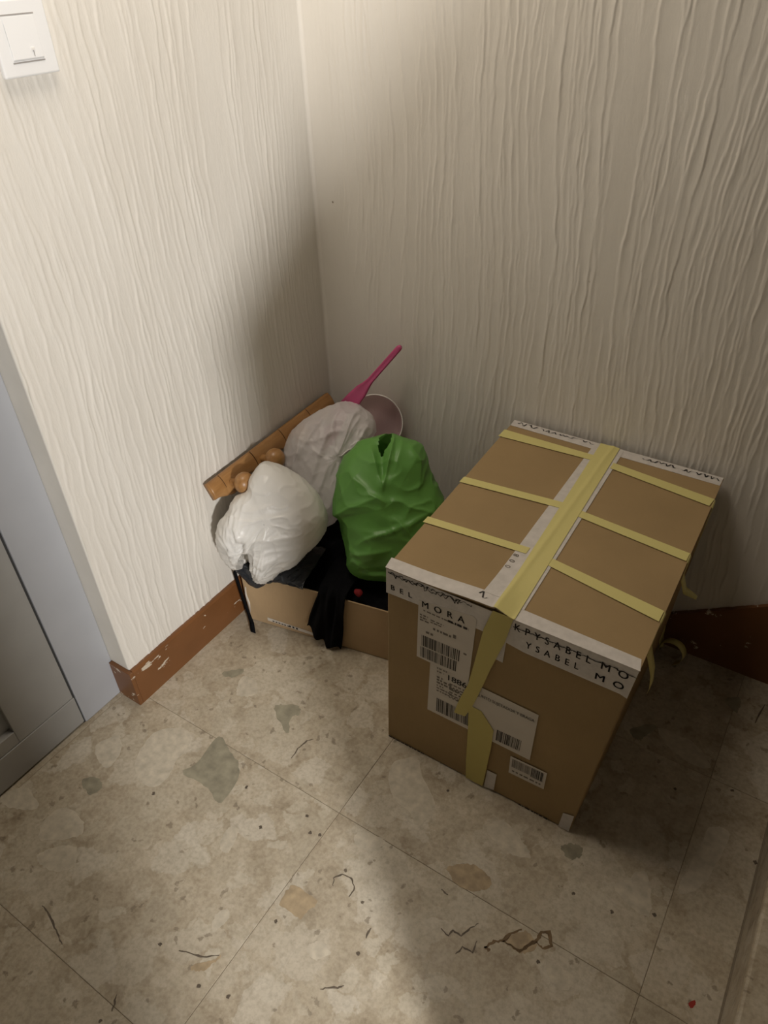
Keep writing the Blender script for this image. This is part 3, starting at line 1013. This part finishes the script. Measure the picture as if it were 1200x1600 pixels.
nx, ny = 60, 44
vs = []
for j in range(ny + 1):
    for i in range(nx + 1):
        u, v = i / nx, j / ny
        p = bilinear([(0.060, -0.505), (0.552, -0.416), (0.527, -0.055), (0.034, -0.095)], u, v)
        e = min(u, 1 - u, v * 0.8, (1 - v) * 0.8)
        z = 0.158 + 0.045 * sstep(0, 0.25, e) + 0.022 * noise.noise(Vector((p.x * 14, p.y * 14, 1.7))) * sstep(0, 0.1, e)
        z += 0.012 * (1 - abs(noise.noise(Vector((p.x * 30, p.y * 22, 4.1))))) ** 3
        vs.append((p.x, p.y, z))
base = len(vs)
vs += [(p.x, p.y, 0.007) for p in (bilinear([(0.062, -0.503), (0.550, -0.415), (0.525, -0.057), (0.036, -0.096)], u, v) for u, v in ((0, 0), (1, 0), (1, 1), (0, 1)))]
fs = grid_faces(nx + 1, ny + 1)
fs.append(tuple(range(nx + 1)) + (base + 1, base))
fs.append(tuple(j * (nx + 1) + nx for j in range(ny + 1)) + (base + 2, base + 1))
fs.append(tuple(ny * (nx + 1) + i for i in range(nx, -1, -1)) + (base + 3, base + 2))
fs.append(tuple(j * (nx + 1) for j in range(ny, -1, -1)) + (base, base + 3))
fs.append((base, base + 1, base + 2, base + 3))
me = bpy.data.meshes.new('black_clothes')
me.from_pydata(vs, [], fs)
me.update()
bm = bmesh.new()
bm.from_mesh(me)
o = bm_obj('black_clothes', bm, M_cloth, None, True)
tag(o, 'rumpled black clothes filling the small open box', 'clothes')

# the sleeve hanging out over the front
SL = 0.278


def sleeve_pt(u, t):
    """u across 0..1, t along from inside the box over the rim and down"""
    s0_, s1_ = 0.215 + 0.0 * t, 0.308
    if t < 0.35:
        k = t / 0.35
        s = SL + (u - 0.5) * (0.095 - 0.017 * k)
        out = -0.15 + 0.135 * k
        z = 0.212 + 0.004 * math.sin(k * 3)
    elif t < 0.5:
        k = (t - 0.35) / 0.15
        s = SL + (u - 0.5) * 0.078
        ang = k * math.pi / 2
        out = -0.015 + 0.031 * math.sin(ang)
        z = 0.212 - 0.026 * (1 - math.cos(ang))
    else:
        k = (t - 0.5) / 0.5
        low = 0.010 + 0.055 * sstep(0.52, 0.05, u) + 0.006 * math.sin(u * 17)
        s = SL + (u - 0.5) * (0.078 + 0.018 * k) - 0.034 * k
        s += 0.010 * k * (u > 0.5) * (0.5 - u)
        out = 0.016 + 0.005 * k
        z = 0.186 + (low - 0.186) * k
    out += 0.006 * math.sin(u * 13 + t * 5) * sstep(0.2, 0.6, t) + 0.004 * math.sin(u * 23 + 1 - t * 6)
    p = a + d * s + nn * out
    return Vector((p.x, p.y, z))


nu, nv = 30, 60
vs = []
for lay in (0, 1):
    for j in range(nv + 1):
        for i in range(nu + 1):
            u, t = i / nu, j / nv
            p = sleeve_pt(u, t)
            if lay:
                e = 0.02
                tu = sleeve_pt(min(1, u + e), t) - sleeve_pt(max(0, u - e), t)
                tt = sleeve_pt(u, min(1, t + e)) - sleeve_pt(u, max(0, t - e))
                p = p - tu.cross(tt).normalized() * 0.004 * -1
            vs.append(p)
n = (nu + 1) * (nv + 1)
g = grid_faces(nu + 1, nv + 1)
fs = g + [tuple(n + k for k in f[::-1]) for f in g]
ring = [i for i in range(nu + 1)] + [j * (nu + 1) + nu for j in range(1, nv + 1)] + [nv * (nu + 1) + i for i in range(nu - 1, -1, -1)] + [j * (nu + 1) for j in range(nv - 1, 0, -1)]
for p_, q_ in zip(ring, ring[1:] + ring[:1]):
    fs.append((p_, p_ + n, q_ + n, q_))
me = bpy.data.meshes.new('black_sleeve')
me.from_pydata([tuple(v) for v in vs], [], fs)
me.update()
bm = bmesh.new()
bm.from_mesh(me)
o = bm_obj('black_sleeve', bm, M_cloth, None, True)
tag(o, 'black cloth sleeve hanging over the front of the small box', 'clothes')

# the red tag among the clothes
vs, fs = [], []
bm = bmesh.new()
bmesh.ops.create_uvsphere(bm, u_segments=16, v_segments=10, radius=1)
for v in bm.verts:
    v.co = Vector((v.co.x * 0.012, v.co.y * 0.009, v.co.z * 0.010 * (1 + 0.2 * math.sin(v.co.x * 5)))) * (1 + 0.15 * noise.noise(v.co * 2))
    v.co += Vector((0.380, -0.438, 0.203))
o = bm_obj('red_cloth_scrap', bm, M_red, None, True)
tag(o, 'small red scrap among the black clothes below the green bag', 'cloth scrap')

# the black strap at the left corner of the small box
o = ribbon('black_strap', [(0.066, -0.49, 0.207), (0.052, -0.514, 0.202), (0.044, -0.530, 0.188), (0.050, -0.530, 0.14), (0.058, -0.531, 0.09), (0.068, -0.532, 0.045), (0.076, -0.535, 0.018), (0.094, -0.553, 0.003)],
           [0.010, 0.010, 0.010, 0.009, 0.009, 0.010, 0.014, 0.015], (1, 0.15, 0), M_cloth, None, 0.003)
tag(o, 'thin black strap hanging down the left corner of the small box', 'strap')


# ---------------------------------------------------------------- bags
AX_R = Vector((0.83997, 0.54175, -0.03107))     # across the bag's broad side
AX_U = Vector((-0.31058, 0.52692, 0.79114))     # up along the leaning bag
AX_N = Vector((0.44497, -0.65488, 0.61085))     # out of its broad side


def spline_loop(pts, n):
    """closed Catmull-Rom through pts"""
    m = len(pts)
    out = []
    for k in range(n):
        t = k / n * m
        i = int(t)
        f = t - i
        p0, p1, p2, p3 = (Vector(pts[(i + q) % m]) for q in (-1, 0, 1, 2))
        out.append(0.5 * ((2 * p1) + (-p0 + p2) * f + (2 * p0 - 5 * p1 + 4 * p2 - p3) * f * f + (-p0 + 3 * p1 - 3 * p2 + p3) * f ** 3))
    return out


def bag(name, center, outline, unit, df, db, mat, wrinkle, tilt_k, label, cat, nth=220, nph=110, hole=None, parent=None, power=0.8, floor_z=None, wall_x=None):
    """a stuffed bag: star-shaped broad side, pillow thickness, creases along the normal"""
    c = Vector(center)
    loop = spline_loop([(x * unit, y * unit) for x, y in outline], nth)
    vs, par = [], []
    for j in range(nph + 1):
        ph = math.pi * (0.012 + 0.976 * j / nph)
        rho = math.sin(ph) ** power
        dep = math.cos(ph)
        dep = (df if dep > 0 else db) * math.copysign(abs(dep) ** 0.9, dep)
        for i in range(nth):
            x, y = loop[i] * rho
            p = c + AX_R * x + AX_U * y + AX_N * (dep + tilt_k * y)
            vs.append(p)
            par.append((x, y, dep))
    me = bpy.data.meshes.new(name)
    fs = grid_faces(nth, nph + 1, True)
    fs.append(tuple(range(nth)))
    fs.append(tuple(nph * nth + k for k in range(nth - 1, -1, -1)))
    me.from_pydata([tuple(v) for v in vs], [], fs)
    me.update()
    bm = bmesh.new()
    bm.from_mesh(me)
    bmesh.ops.recalc_face_normals(bm, faces=bm.faces[:])
    bm.normal_update()
    bm.verts.ensure_lookup_table()
    nv_ = len(bm.verts)
    disp = []
    for i, v in enumerate(bm.verts):
        disp.append(v.normal * wrinkle(*par[i], v.co))
    for i, v in enumerate(bm.verts):
        v.co += disp[i]
        if floor_z is not None and v.co.z < floor_z:
            v.co.z = floor_z + (v.co.z - floor_z) * 0.15
        if wall_x is not None and v.co.x < wall_x:
            v.co.x = wall_x + (v.co.x - wall_x) * 0.1
    if hole:
        kill = []
        for f in bm.faces:
            x = sum(par[v.index][0] for v in f.verts) / len(f.verts)
            y = sum(par[v.index][1] for v in f.verts) / len(f.verts)
            dd = sum(par[v.index][2] for v in f.verts) / len(f.verts)
            if dd > -0.01 and hole(x / unit, y / unit):
                kill.append(f)
        bmesh.ops.delete(bm, geom=kill, context='FACES')
    me2 = bpy.data.meshes.new(name)
    bm.to_mesh(me2)
    bm.free()
    o = finish(name, me2, mat, parent, True)
    if label:
        tag(o, label, cat)
    return o


def crease(p, f, sx=1.0, sy=1.0, sz=1.0, seed=0.0, k=4):
    v = 1 - abs(noise.noise(Vector((p.x * f * sx + seed, p.y * f * sy, p.z * f * sz))))
    return v ** k


def rays(x, y, kx, ky, freq, seed, k=3):
    """creases running out from a knot at (kx, ky)"""
    dx, dy = x - kx, y - ky
    r = math.hypot(dx, dy) + 1e-4
    an = math.atan2(dy, dx)
    v = 1 - abs(noise.noise(Vector((math.cos(an) * freq, math.sin(an) * freq, seed + r * 6))))
    return v ** k * math.exp(-r * 9)


# white stuffed bag, front left
u1 = 0.001612


def folds(X, Y, segs):
    """sharp-crested folds that fade out towards both ends"""
    h = 0.0
    for ax, ay, bx, by, am, w in segs:
        L2 = (bx - ax) ** 2 + (by - ay) ** 2
        t = ((X - ax) * (bx - ax) + (Y - ay) * (by - ay)) / L2
        if t <= -0.15 or t >= 1.15:
            continue
        tc = (t + 0.15) / 1.3
        q = ((X - ax) * (by - ay) - (Y - ay) * (bx - ax)) / math.sqrt(L2)
        side = w * (1.7 if q > 0 else 0.8)
        if abs(q) < 5 * side:
            h += am * math.exp(-abs(q) / side) * math.sin(math.pi * tc) ** 0.8
    return h


def seg_d(x, y, ax, ay, bx, by):
    t = max(0, min(1, ((x - ax) * (bx - ax) + (y - ay) * (by - ay)) / ((bx - ax) ** 2 + (by - ay) ** 2)))
    return math.hypot(x - ax - t * (bx - ax), y - ay - t * (by - ay))


def w_white(x, y, dep, p):
    X, Y = x / u1, y / u1
    wob = 5 * noise.noise(p * 28)
    h = 0.006 * rays(x, y, -0.045, -0.15, 5.0, 1.3)
    h += 0.007 * rays(x, y, -0.085, -0.085, 4.2, 7.7, 3)
    h += 0.002 * crease(p, 22, 1.0, 1.0, 2.2, 3.0, 7)
    h += 0.007 * noise.noise(p * 8)
    if dep > -0.02:
        h += folds(X + wob, Y + wob, ((-44, -52, -46, 12, 0.009, 4), (-38, -45, 6, -14, 0.007, 4), (-58, -62, -66, -8, 0.008, 4), (-28, -70, 28, -44, 0.007, 4), (-22, -92, -8, -52, 0.009, 5),
                                      (-60, -30, -50, 30, 0.005, 3), (-34, 2, 26, 8, 0.004, 3), (-28, 14, 10, 26, 0.003, 3), (-20, -28, 34, -22, 0.005, 3), (0, -60, 40, -58, 0.005, 4)))
        h -= 0.016 * math.exp(-(seg_d(X, Y, -44, -70, -42, -36) / 6) ** 2)
    return h - 0.004


bag('white_plastic_bag', (0.150, -0.464, 0.357),
    [(2, 92), (27, 84), (52, 66), (74, 38), (86, 4), (76, -26), (52, -50), (24, -74), (12, -77), (-8, -92), (-20, -98), (-31, -95), (-37, -76), (-43, -54), (-52, -68), (-64, -77), (-83, -58), (-92, -28), (-85, 2), (-74, 14), (-59, 40), (-40, 52), (-33, 70), (-14, 91)],
    u1, 0.115, 0.105, M_white, w_white, 0.25,
    'white plastic bag stuffed round in front of the wooden rack', 'bag', 240, 120, floor_z=0.200, wall_x=0.012)

# sheer white bag behind it, with the pink dustpan inside
u2 = 0.00171


def w_sheer(x, y, dep, p):
    X, Y = x / u2, y / u2
    wob = 6 * noise.noise(p * 24)
    h = 0.003 * crease(p, 20, 1.0, 1.0, 0.7, 2.0, 6)
    h += 0.002 * crease(p, 45, 1.3, 1.0, 0.8, 8.0, 6)
    h += 0.007 * noise.noise(p * 10)
    if dep > -0.02:
        h += folds(X + wob, Y + wob, ((-52, 48, -72, -24, 0.008, 4), (2, 84, -44, -34, 0.009, 4), (26, 74, -8, -14, 0.010, 4), (40, 46, 0, -30, 0.008, 4), (-24, 66, -60, 6, 0.006, 4),
                                      (-8, 6, -36, -60, 0.008, 4), (16, 44, -30, 30, 0.006, 3), (30, 60, 8, 20, 0.006, 3), (-40, 20, -10, -10, 0.005, 3)))
    return h - 0.004


bag('sheer_plastic_bag', (0.178, -0.210, 0.403),
    [(4, 95), (32, 88), (52, 68), (55, 44), (36, 30), (16, 8), (6, -22), (0, -80), (-22, -105), (-60, -90), (-84, -40), (-88, 0), (-86, 28), (-68, 56), (-36, 80)],
    u2, 0.080, 0.085, M_sheer, w_sheer, 0.05,
    'sheer white plastic bag holding pink plasticware against the wall corner', 'bag', 200, 100, floor_z=0.205, wall_x=0.012)

# green bag
u3 = 0.00164


def in_poly(x, y, poly):
    c = False
    j = len(poly) - 1
    for i in range(len(poly)):
        xi, yi = poly[i]
        xj, yj = poly[j]
        if (yi > y) != (yj > y) and x < (xj - xi) * (y - yi) / (yj - yi) + xi:
            c = not c
        j = i
    return c


def w_green(x, y, dep, p):
    X, Y = x / u3, y / u3
    h = 0.008 * noise.noise(p * 9)
    h += 0.004 * crease(p, 15, 1.0, 1.0, 1.6, 5.0, 5)
    if dep > 0:
        # collar folds from the opening, and the slanting creases of the belly
        wob = 7 * noise.noise(p * 22)
        h += folds(X, Y, ((-26, 92, -10, 32, 0.009, 4), (8, 104, -8, 32, 0.012, 4), (10, 60, 22, 108, 0.006, 5)))
        h += folds(X + wob, Y + wob, ((-84, -10, -12, 18, 0.009, 5), (-24, 18, 66, -8, 0.010, 5), (-40, -50, 44, -18, 0.012, 5), (-58, -72, 0, -62, 0.009, 4), (-60, -84, 6, -104, 0.010, 4),
                                      (-60, -56, -42, -78, 0.006, 4), (38, 92, 48, 30, 0.007, 6), (-56, 60, -30, 20, 0.006, 6), (-10, -4, 40, -44, 0.006, 5), (-70, 20, -40, 60, 0.005, 6)))
        h -= 0.012 * math.exp(-(seg_d(X, Y, -12, 96, -9, 52) / 8) ** 2)
        h -= 0.008 * math.exp(-(seg_d(X, Y, -40, -94, 0, -98) / 4) ** 2)
    return h - 0.004


HOLE = [(-17, 100), (-14, 112), (4, 122), (5, 112), (3, 100), (-2, 93), (-8, 90), (-8, 82), (-13, 80), (-15, 90)]
bag('green_plastic_bag', (0.368, -0.270, 0.355),
    [(-20, 114), (4, 120), (16, 117), (50, 103), (58, 89), (69, 47), (84, 21), (96, -20), (92, -60), (66, -100), (24, -116), (-10, -116), (-45, -111), (-63, -96), (-72, -57), (-80, -21), (-88, -6), (-83, 32), (-74, 73), (-47, 106)],
    u3, 0.105, 0.10, M_green, w_green, 0.08,
    'green plastic bag with an open top standing beside the big box', 'bag', 260, 130, hole=lambda x, y: in_poly(x, y, HOLE), floor_z=0.200)

# black plastic film under the white bag, folded over the rim
def film_pt(u, v):
    s = 0.0 + 0.20 * u
    low = 0.046 * math.exp(-((u - 0.26) / 0.19) ** 2)
    if v < 0.6:
        k = v / 0.6
        out = -0.12 + 0.128 * k
        z = 0.222 - 0.010 * k + 0.014 * (1 - k) * noise.noise(Vector((u * 5, k * 3, 2)))
    else:
        k = (v - 0.6) / 0.4
        out = 0.008 + 0.012 * math.sin(min(1, k * 1.5) * math.pi / 2)
        z = 0.212 - (0.016 + low) * k
    out += 0.005 * noise.noise(Vector((u * 9, v * 5, 9)))
    z += 0.006 * (1 - abs(noise.noise(Vector((u * 9, v * 5, 3))))) ** 3
    p = a + d * s + nn * out
    return Vector((p.x, p.y, z))


nu, nv = 50, 36
vs = []
for lay in (0, 1):
    for j in range(nv + 1):
        for i in range(nu + 1):
            p = film_pt(i / nu, j / nv)
            vs.append(p - Vector((0, 0, 0.0015)) * lay + nn * (-0.0012) * lay)
n = (nu + 1) * (nv + 1)
g = grid_faces(nu + 1, nv + 1)
fs = g + [tuple(n + k for k in f[::-1]) for f in g]
ring = [i for i in range(nu + 1)] + [j * (nu + 1) + nu for j in range(1, nv + 1)] + [nv * (nu + 1) + i for i in range(nu - 1, -1, -1)] + [j * (nu + 1) for j in range(nv - 1, 0, -1)]
for p_, q_ in zip(ring, ring[1:] + ring[:1]):
    fs.append((p_, p_ + n, q_ + n, q_))
me = bpy.data.meshes.new('black_plastic_bag')
me.from_pydata([tuple(v) for v in vs], [], fs)
me.update()
bm = bmesh.new()
bm.from_mesh(me)
o = bm_obj('black_plastic_bag', bm, M_blackfilm, None, True)
tag(o, 'shiny black plastic bag folded over the box rim under the white bag', 'bag')

# ---------------------------------------------------------------- pink dustpan and clear bowl
pk = empty('pink_dustpan', (0.155, -0.130, 0.50))
tag(pk, 'pink plastic dustpan with its handle sticking up out of the sheer bag', 'dustpan')
P0, P1 = Vector((0.142, -0.125, 0.510)), Vector((0.286, -0.060, 0.703))
ax = (P1 - P0).normalized()
sd = AX_N.cross(ax).normalized()
th = ax.cross(sd).normalized()
prof = [(0.0, 0.023), (0.04, 0.021), (0.075, 0.0175), (0.095, 0.012), (0.115, 0.0085), (0.15, 0.0080), (0.2, 0.0078), (0.236, 0.0075), (0.2405, 0.0065), (0.243, 0.004)]
vs = []
for t, w in prof:
    for k in range(20):
        an = 2 * math.pi * k / 20
        cx, sx_ = math.cos(an), math.sin(an)
        cx = math.copysign(abs(cx) ** 0.6, cx)
        sx_ = math.copysign(abs(sx_) ** 0.6, sx_)
        dent = -0.003 * max(0, sx_) * (1 - abs(cx)) if t < 0.23 else 0
        vs.append(P0 + ax * t + sd * cx * w + th * (sx_ * 0.0065 + dent))
fs = grid_faces(20, len(prof), True) + [tuple(range(20))[::-1], tuple((len(prof) - 1) * 20 + k for k in range(20))]
hd = mesh_obj('handle', vs, fs, M_pink, pk, True)
# the pan itself, inside the bag
vs, fs = [], []
pa = P0 + ax * 0.01 + sd * 0.0
for lay in (0, 1):
    for j in range(9):
        t = -j / 8 * 0.19
        w = 0.017 + 0.023 * sstep(0.1, 0.5, j / 8)
        for i in range(9):
            u = i / 4 - 1
            rim = 0.018 * max(0, abs(u) - 0.7) / 0.3 * sstep(0.1, 0.5, j / 8)
            vs.append(pa + ax * t + sd * u * w + th * (rim - 0.003 * lay))
g = grid_faces(9, 9)
fs = g + [tuple(81 + k for k in f[::-1]) for f in g]
ring = [i for i in range(9)] + [j * 9 + 8 for j in range(1, 9)] + [72 + i for i in range(7, -1, -1)] + [j * 9 for j in range(7, 0, -1)]
for p_, q_ in zip(ring, ring[1:] + ring[:1]):
    fs.append((p_, p_ + 81, q_ + 81, q_))
mesh_obj('pan', vs, fs, M_pink, pk, True)

cb = empty('clear_plastic_bowl', (0.19, -0.07, 0.45))
tag(cb, 'clear pinkish plastic bowl with a white rim behind the sheer bag', 'bowl')
bc = Vector((0.196, -0.066, 0.452))
bn = Vector((0.35, -0.85, 0.40)).normalized()
prof = [(-0.045, 0.035), (-0.040, 0.052), (-0.025, 0.066), (-0.008, 0.074), (0.0, 0.078), (0.0, 0.076), (-0.008, 0.072), (-0.024, 0.064), (-0.038, 0.050), (-0.043, 0.034)]
vs, fs = lathe(bc, bn, prof, 40)
mesh_obj('bowl_shell', vs, fs, M_clear, cb, True)
bs = bn.orthogonal().normalized()
bu = bn.cross(bs)
ringp = []
vs = []
for k in range(48):
    an = 2 * math.pi * k / 48
    r = bs * math.cos(an) + bu * math.sin(an)
    for q in range(8):
        b_ = 2 * math.pi * q / 8
        vs.append(bc + r * (0.078 + 0.0016 * math.cos(b_)) + bn * 0.0016 * math.sin(b_))
fs = []
for k in range(48):
    for q in range(8):
        k2, q2 = (k + 1) % 48, (q + 1) % 8
        fs.append((k * 8 + q, k2 * 8 + q, k2 * 8 + q2, k * 8 + q2))
mesh_obj('rim', vs, fs, M_rim, cb, True)

# ---------------------------------------------------------------- wooden peg rack
rk = empty('peg_rack', (0.02, -0.30, 0.46))
tag(rk, 'wooden coat rack with turned pegs leaning on the left wall', 'coat rack')
ND = Vector((0.866, 0, 0.5))       # the way the rail faces
WD = Vector((0.5, 0, -0.866))      # across the rail, downwards
YD = Vector((0, 1, 0.03)).normalized()
O = Vector((0.010, -0.543, 0.468))  # near upper corner
LEN = 0.50
pitch = 0.118
nT, nW = 160, 14
vs = []
for i in range(nT + 1):
    t = LEN * i / nT
    ph = (t - 0.062) / pitch
    wd = 0.053 + 0.0085 * math.cos(2 * math.pi * ph)
    gr = 0.0
    for k in range(4):
        gpos = 0.042 + pitch * k
        gr += 0.0025 * math.exp(-((t - gpos) / 0.0016) ** 2)
    for j in range(nW + 1):
        v = j / nW
        hgt = 0.013 + 0.007 * math.sin(math.pi * v) ** 0.7 - gr
        if i in (0, nT): hgt -= 0.001
        vs.append(O + YD * t + WD * wd * v + ND * hgt)
    for j in range(nW + 1):
        v = 1 - j / nW
        vs.append(O + YD * t + WD * wd * v)
m_ = 2 * (nW + 1)
fs = grid_faces(m_, nT + 1, True) + [tuple(range(m_))[::-1], tuple(nT * m_ + k for k in range(m_))]
bm = bmesh.new()
me = bpy.data.meshes.new('rail')
me.from_pydata([tuple(v) for v in vs], [], fs)
bm.from_mesh(me)
rail = bm_obj('rail', bm, M_wood, rk, True)
for k in range(4):
    t = 0.042 + pitch * k
    pts = [O + YD * t + WD * 0.050 * q / 10 + ND * (0.0118 + 0.007 * math.sin(math.pi * q / 10) ** 0.7) for q in range(11)]
    vs, fs = tube_verts(pts, [0.0011] * 11, 6)
    mesh_obj('groove', vs, fs, M_wooddark, rail, True)
    base_ = O + YD * (0.064 + pitch * k) + WD * 0.034 + ND * 0.016
    vs, fs = lathe(base_, Vector((0.93, -0.06, 0.34)), [(0, 0.0115), (0.006, 0.0105), (0.020, 0.0098), (0.030, 0.0112), (0.034, 0.0150), (0.0345, 0.0195), (0.040, 0.0240), (0.048, 0.0268), (0.050, 0.0272), (0.058, 0.0262), (0.066, 0.0215), (0.072, 0.0135), (0.0745, 0.004)], 28)
    mesh_obj('peg', vs, fs, M_wood, rk, True)
